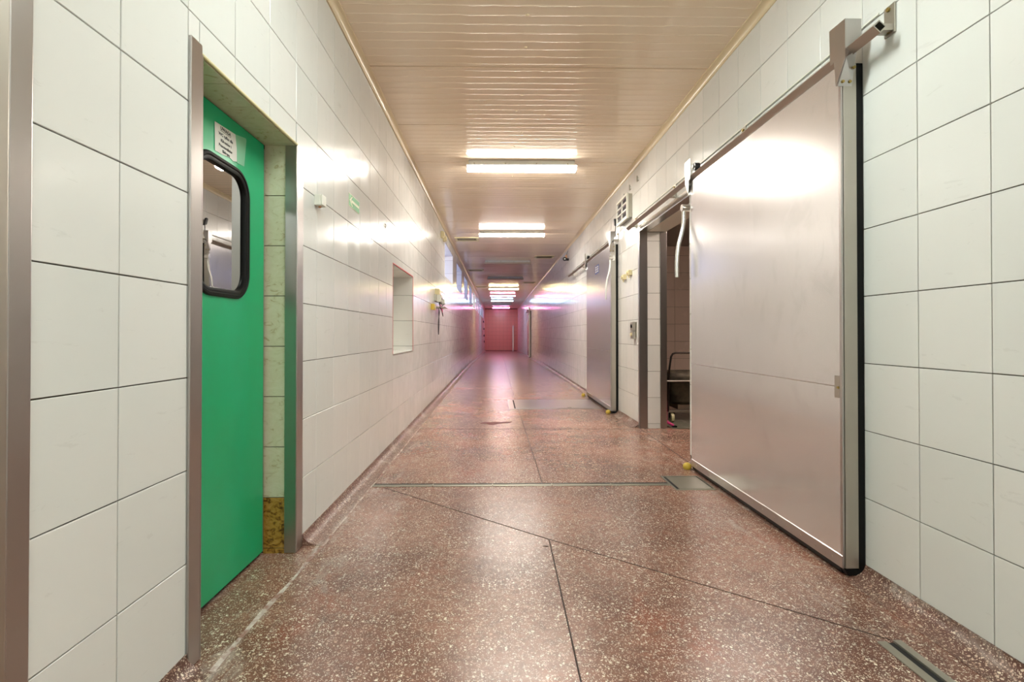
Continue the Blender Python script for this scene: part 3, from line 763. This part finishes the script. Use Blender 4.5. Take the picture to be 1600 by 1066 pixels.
# cold room behind the open doorway
RX0, RX1, RY0, RY1, RZ = XR+TR, 4.3, 3.0, 9.0, 2.62
def room_wall(name, q, label):
    m_ = MB(); m_.box(*q); return tag(m_.build(name, M['grout'] if 'wall' in name else M['plaster'], None), label, 'wall' if 'wall' in name else name.split('_')[0], kind='structure')
rw = room_wall('wall_room_back', (RX0, RX1+.1, RY1+TT, RY1+.1, -.1, RZ+.1), 'tiled back wall of the side room seen through the open doorway')
room_wall('wall_room_side', (RX1, RX1+.1, RY0, RY1, -.1, RZ+.1), 'outer side wall of the side room')
room_wall('wall_room_near', (RX0, RX1+.1, RY0-.1, RY0, -.1, RZ+.1), 'near end wall of the side room')
m_ = MB(); m_.box(RX0, RX1, RY0, RY1, RZ, RZ+.1); tag(m_.build('ceiling_room', M['plaster']), 'ceiling of the side room', 'ceiling', kind='structure')
m_ = MB(); m_.box(XR+.22, RX1, RY0, RY1, -.1, .003); tag(m_.build('floor_room', M['terrazzo']), 'worn reddish floor of the side room past the threshold', 'floor', kind='structure')
x = 3.10-.3*4
while x < RX1:
    for r in range(-1, 9):
        x0, x1 = max(x, RX0), min(x+.3, RX1); z0, z1 = max(.0572+.3*r, .0), min(.0572+.3*(r+1), RZ)
        if x1-x0 > .02 and z1-z0 > .02: tile_at(rw, M['tile_room'], ((x0+x1)/2, RY1+TT, (z0+z1)/2), x1-x0, z1-z0, (0, 0, -PI/2), .002)
    x += .3
e = empty('room_fill_light', (3.0, 5.2, RZ)); tag(e, 'unseen ceiling lamp added to brighten the side room', 'ceiling light')  # added fill lamp, out of view, lifts the dark room
m_ = MB(); m_.box(-.3, .3, -.08, .08, -.03, 0, .004); m_.build('housing', M['housing'], e)
m_ = MB(); m_.box(-.29, .29, -.07, .07, -.07, -.031, .01); m_.build('diffuser', emit('room_fill_diffuser', (1, .80, .68), 45.0), e)

fm = empty('floor_mat', (2.0, 5.88, .003)); tag(fm, 'grey green worn mat under the trolley in the side room', 'mat')
m_ = MB(); m_.box(.0, 1.0, .02, 1.3, .0004, .006, .001); m_.build('mat', M['room_floor'], fm)
m_ = MB(); m_.box(.0, 1.0, .0, .019, .0004, .008, .001); m_.build('edge', M['zinc'], fm)
# meat trolley in the side room
tc = empty('trolley', (2.44, 6.60, 0.0095)); tag(tc, 'dark stainless tub trolley with a tube handle inside the side room', 'trolley')
def tub(levels, name, mt, dip=0):
    m_ = MB(); n = 40; vs_ = []
    for (z, hx, hy, r) in levels:
        for (px, py) in rrect(-hx, hx, -hy, hy, r, 9):
            zz = z
            if z > .5: zz = z-dip*max(0, 1-(px/hx)**2)**1.0
            vs_.append((px, py, zz))
    n = len(vs_)//len(levels)
    fs = [[i*n+k, i*n+(k+1) % n, (i+1)*n+(k+1) % n, (i+1)*n+k] for i in range(len(levels)-1) for k in range(n)]
    fs.append(list(range(n))); m_.add(vs_, fs); o = m_.build(name, mt, tc, True)
    md = o.modifiers.new('thick', 'SOLIDIFY'); md.thickness = .006; md.offset = -1
    return o
tub([(.20, .24, .20, .10), (.24, .30, .25, .10), (.48, .345, .29, .09), (.515, .37, .315, .09), (.62, .375, .32, .09)], 'tub', M['cart'], .055)
m_ = MB(); m_.tube([(-.38, -.33, .505), (.38, -.33, .505)], .011, 8); m_.tube([(-.38, .33, .505), (.38, .33, .505)], .011, 8); m_.build('rim_bar', M['dull_steel'], tc, True)
m_ = MB(); m_.tube([(-.355, -.30, .13), (-.352, -.325, .56), (-.345, -.325, .66), (-.325, -.325, .80), (-.305, -.325, .835), (-.27, -.325, .848), (.27, -.325, .848), (.32, -.325, .83), (.345, -.325, .66), (.355, -.30, .13)], .012, 10); m_.build('handle', M['cart_dark'], tc, True)
m_ = MB(); m_.box(-.36, .36, -.30, -.27, .118, .145, .004); m_.box(-.36, .36, .27, .30, .118, .145, .004); m_.box(-.36, -.33, -.27, .27, .118, .145); m_.box(.33, .36, -.27, .27, .118, .145)
m_.box(-.2, .2, -.2, .2, .14, .20); m_.build('chassis', M['dull_steel'], tc)
for sx in (-.30, .30):
    for sy in (-.27, .27):
        m_ = MB(); m_.cyl((sx-.018, sy, .055), (sx+.018, sy, .055), .055, 20); wh = m_.build('wheel', M['cream_plastic'], tc, True)
        m_ = MB(); m_.cyl((sx-.022, sy, .055), (sx+.022, sy, .055), .026, 14); m_.build('hub', M['dull_steel'], wh, True)
        m_ = MB(); m_.box(sx-.03, sx-.024, sy-.02, sy+.02, .05, .12); m_.box(sx+.024, sx+.03, sy-.02, sy+.02, .05, .12); m_.build('fork', M['cart_dark'], tc)

br = empty('squeegee', (1.974, 6.02, 0.006)); tag(br, 'bright pink squeegee leaning inside the open doorway', 'squeegee')
m_ = MB(); m_.tube([(.0, 0, .05), (-.008, .0, .5), (-.018, .0, 1.25)], .011, 10); m_.build('pole', M['pink'], br, True)
m_ = MB(); m_.tube([(-.012, .01, .085), (.01, -.01, .05), (.07, -.05, .022)], [.016, .018, .014], 8); m_.build('head', M['pink'], br, True)
m_ = MB(); m_.box(.05, .10, -.075, -.02, .004, .022, .004); m_.build('blade', M['rubber'], br)

# display box high on the right wall
e = empty('display_box', (XR, 6.27, 2.50)); tag(e, 'grey box with rows of small display windows high on the right wall', 'display box')
m_ = MB(); m_.box(-.045, -.001, 0, .55, .01, .30, .004); m_.build('body', M['zinc'], e)
m_ = MB()
for q in ((0, .03, .0, .31), (.52, .55, .0, .31), (.265, .285, .03, .28), (.03, .52, .0, .035), (.03, .52, .28, .31), (.03, .52, .105, .125), (.03, .52, .19, .21)): m_.box(-.068, -.046, *q)
m_.build('bezel', M['white_plastic'], e)
for i in range(2):
    for j in range(3):
        m_ = MB(); y0 = .034+i*.254; z0 = .038+j*.085; m_.box(-.052, -.047, y0, y0+.228, z0, z0+.064); m_.build('display', M['screen'], e)
        m_ = MB()
        for k in range(4): m_.box(-.058, -.053, y0+.02+k*.052, y0+.05+k*.052, z0+.012, z0+.05)
        m_.build('meter', M['black'], e)

e = empty('cable_clip', (XR, 7.02, 2.60)); tag(e, 'black clip with a cable dropping to the second sliding door', 'cable')
m_ = MB(); m_.prism([(-.03, -.05), (.02, -.03), (.05, .05), (.02, .06), (-.01, .01)], 'x', -.05, -.02); m_.build('clip', M['black'], e)
m_ = MB(); m_.tube([(-.03, .0, -.03), (-.035, -.005, -.1), (-.035, .0, -.18), (-.03, -.01, -.21)], .006, 8); m_.build('cable', M['black'], e, True)
m_ = MB(); m_.box(-.02, 0, -.02, .02, -.02, .03); m_.build('mount', M['zinc'], e)
e = empty('wall_fitting', (XR, 11.9, 2.80)); tag(e, 'small black round fitting with a brown cap high on the right wall', 'fitting')
m_ = MB(); m_.tube([(-.10, -.06, 0), (-.10, -.10, 0)], .045, 18); m_.build('ring', M['black'], e)
m_ = MB(); m_.tube([(-.10, -.10, 0), (-.10, -.104, 0)], .018, 14); m_.build('lens', M['white_plastic'], e)
m_ = MB(); m_.box(-.09, -.0, -.06, .02, -.03, .02, .006); m_.build('arm', M['black'], e)
m_ = MB(); m_.tube([(-.06, -.02, .02), (-.055, -.02, .10)], [.03, .018], 12); m_.build('cap', M['orange'], e)
m_ = MB(); m_.tube([(-.05, -.02, .10), (-.02, -.02, .20)], .005, 6); m_.build('cable', M['black'], e)

for (y, z, lab) in ((6.33, 1.835, 'nearer pale yellow plug on the right wall'), (6.60, 1.81, 'farther pale yellow plug on the right wall')):
    e = empty('wall_plug', (XR, y, z)); tag(e, lab, 'plug', 'yellow plugs on the right wall')
    m_ = MB(); m_.box(-.045, 0, -.05, .05, -.03, .035, .006); m_.build('body', M['cream_plastic'], e)
    m_ = MB(); m_.tube([(-.03, 0, -.03), (-.03, 0, -.06)], .008, 8); m_.build('pin', M['cream_plastic'], e)
    m_ = MB(); m_.tube([(-.045, 0, 0), (-.06, 0, 0)], .018, 12); m_.build('cap', M['cream_plastic'], e)

e = empty('push_button_box', (XR, 6.09, 1.13)); tag(e, 'grey push button box beside the open doorway', 'switch')
m_ = MB(); m_.box(-.008, 0, -.02, .23, -.08, .10, .002); m_.build('back_plate', M['zinc'], e)
m_ = MB(); m_.box(-.045, -.0085, .0, .12, -.005, .10, .004); m_.build('upper_box', M['dull_steel'], e)
m_ = MB(); m_.box(-.045, -.0085, .0, .12, -.10, -.012, .004); m_.build('lower_box', M['dull_steel'], e)
for z, mt in ((.05, 'black'), (-.05, 'cream_plastic')):
    m_ = MB(); m_.tube([(-.045, .06, z), (-.056, .06, z)], .02, 14); m_.build('button', M[mt], e)
for i, (y, z) in enumerate(((6.0, 2.905), (6.35, 2.90), (6.62, 2.86))):
    e = empty('wall_clip', (XR, y, z)); tag(e, ['nearest', 'middle', 'farthest'][i]+' small white conduit clip above the display box', 'clip', 'conduit clips above the display box')
    m_ = MB(); m_.box(-.012, 0, -.03, .03, -.035, -.028); m_.box(-.012, 0, .024, .03, -.028, .035); m_.build('bracket', M['zinc'], e)
    m_ = MB(); m_.tube([(0, -.01, .0), (-.006, -.01, .0)], .005, 8); m_.build('screw', M['zinc'], e)

# far steel post and cross trim by the end wall
e = empty('steel_post', (1.30, 41.2, floor_z(41.2))); tag(e, 'steel post standing before the pink end wall on the right', 'post')
m_ = MB(); m_.box(-.09, .0, -.05, .05, 0, 1.95, .005); m_.build('post', M['steel'], e)
m_ = MB(); m_.box(-.10, .02, -.06, .06, 1.95, 2.02, .005); m_.build('cap', M['dull_steel'], e)

# ------------------------------------------------------------------ drains and plates in the floor
dr = empty('floor_drain', (0, 3.745, 0)); tag(dr, 'long narrow steel slot drain across the corridor floor', 'drain')
m_ = MB(); m_.box(-.90, 1.26, -.014, .042, .0003, .0010); m_.build('slot', M['dark'], dr)
n = 5; Lx = 2.14/n
for i in range(n):
    x0 = -.89+i*Lx
    m_ = MB(); m_.box(x0+.004, x0+Lx-.004, -.036, -.012, .0006, .0045, .001); m_.build('grate_bar', M['zinc'], dr)
    m_ = MB(); m_.box(x0+.004, x0+Lx-.004, .004, .012, .0006, .0035, .001); m_.build('edge_bar', M['zinc'], dr)
    m_ = MB(); m_.box(x0-.004, x0+.004, -.018, .020, .0008, .0040); m_.build('cross_bar', M['zinc'], dr)
db = empty('drain_cover', (1.385, 3.77, 0)); tag(db, 'square steel drain cover at the foot of the nearest sliding door', 'drain cover')
m_ = MB()
for q in ((-.140, .145, -.175, -.158), (-.140, .145, .158, .175), (-.140, -.128, -.158, .158), (.130, .145, -.158, .158)): m_.box(*q, .0004, .005)
m_.build('rim', M['zinc'], db)
m_ = MB(); m_.box(-.128, .130, -.158, .158, .0004, .001); m_.build('gap', M['dark'], db)
m_ = MB(); m_.box(-.108, .122, -.148, .150, .0012, .0055, .0015); m_.build('lid', M['zinc'], db)
pl = empty('floor_plate', (.87, 8.03, 0)); tag(pl, 'large rectangular bright steel plate set in the floor by the second sliding door', 'floor plate')
m_ = MB(); m_.box(-.70, .66, -.53, .53, .0004, .003, .001); m_.build('frame', M['steel'], pl)
m_ = MB(); m_.box(-.62, -.60, -.50, .46, .0032, .0038); m_.build('slot', M['dark'], pl)
m_ = MB(); m_.box(-.595, .64, -.50, .50, .0032, .007, .001); m_.build('lid', M['steel'], pl)
m_ = MB(); m_.box(.16, .22, -.45, -.43, .0072, .009); m_.build('lifting_eye', M['dark'], pl)
tr_ = empty('trench_drain', (1.385, 1.1, 0)); tag(tr_, 'steel channel drain along the floor by the right wall, bottom right', 'drain')
m_ = MB(); m_.box(-.045, -.012, -1.0, .715, .0004, .005, .001); m_.build('side_rail', M['zinc'], tr_)
m_ = MB(); m_.box(.012, .040, -1.0, .715, .0004, .009, .001); m_.build('side_rail', M['zinc'], tr_)
m_ = MB(); m_.box(-.012, .012, -1.0, .712, .0004, .001); m_.build('slot', M['dark'], tr_)

# puddle
pts = [(-.21, -.02), (-.15, .07), (-.08, .05), (-.03, .10), (.05, .05), (.10, .10), (.19, .09), (.15, -.0), (.06, -.03), (.0, -.06), (-.04, -.14), (-.10, -.12), (-.13, -.05)]
m_ = MB(); m_.prism(pts, 'z', .0006, .0018); o = m_.build('puddle', M['stain']); o.location = (0, 6.34, 0); tag(o, 'small reddish brown wet patch on the floor short of the steel plate', 'puddle')
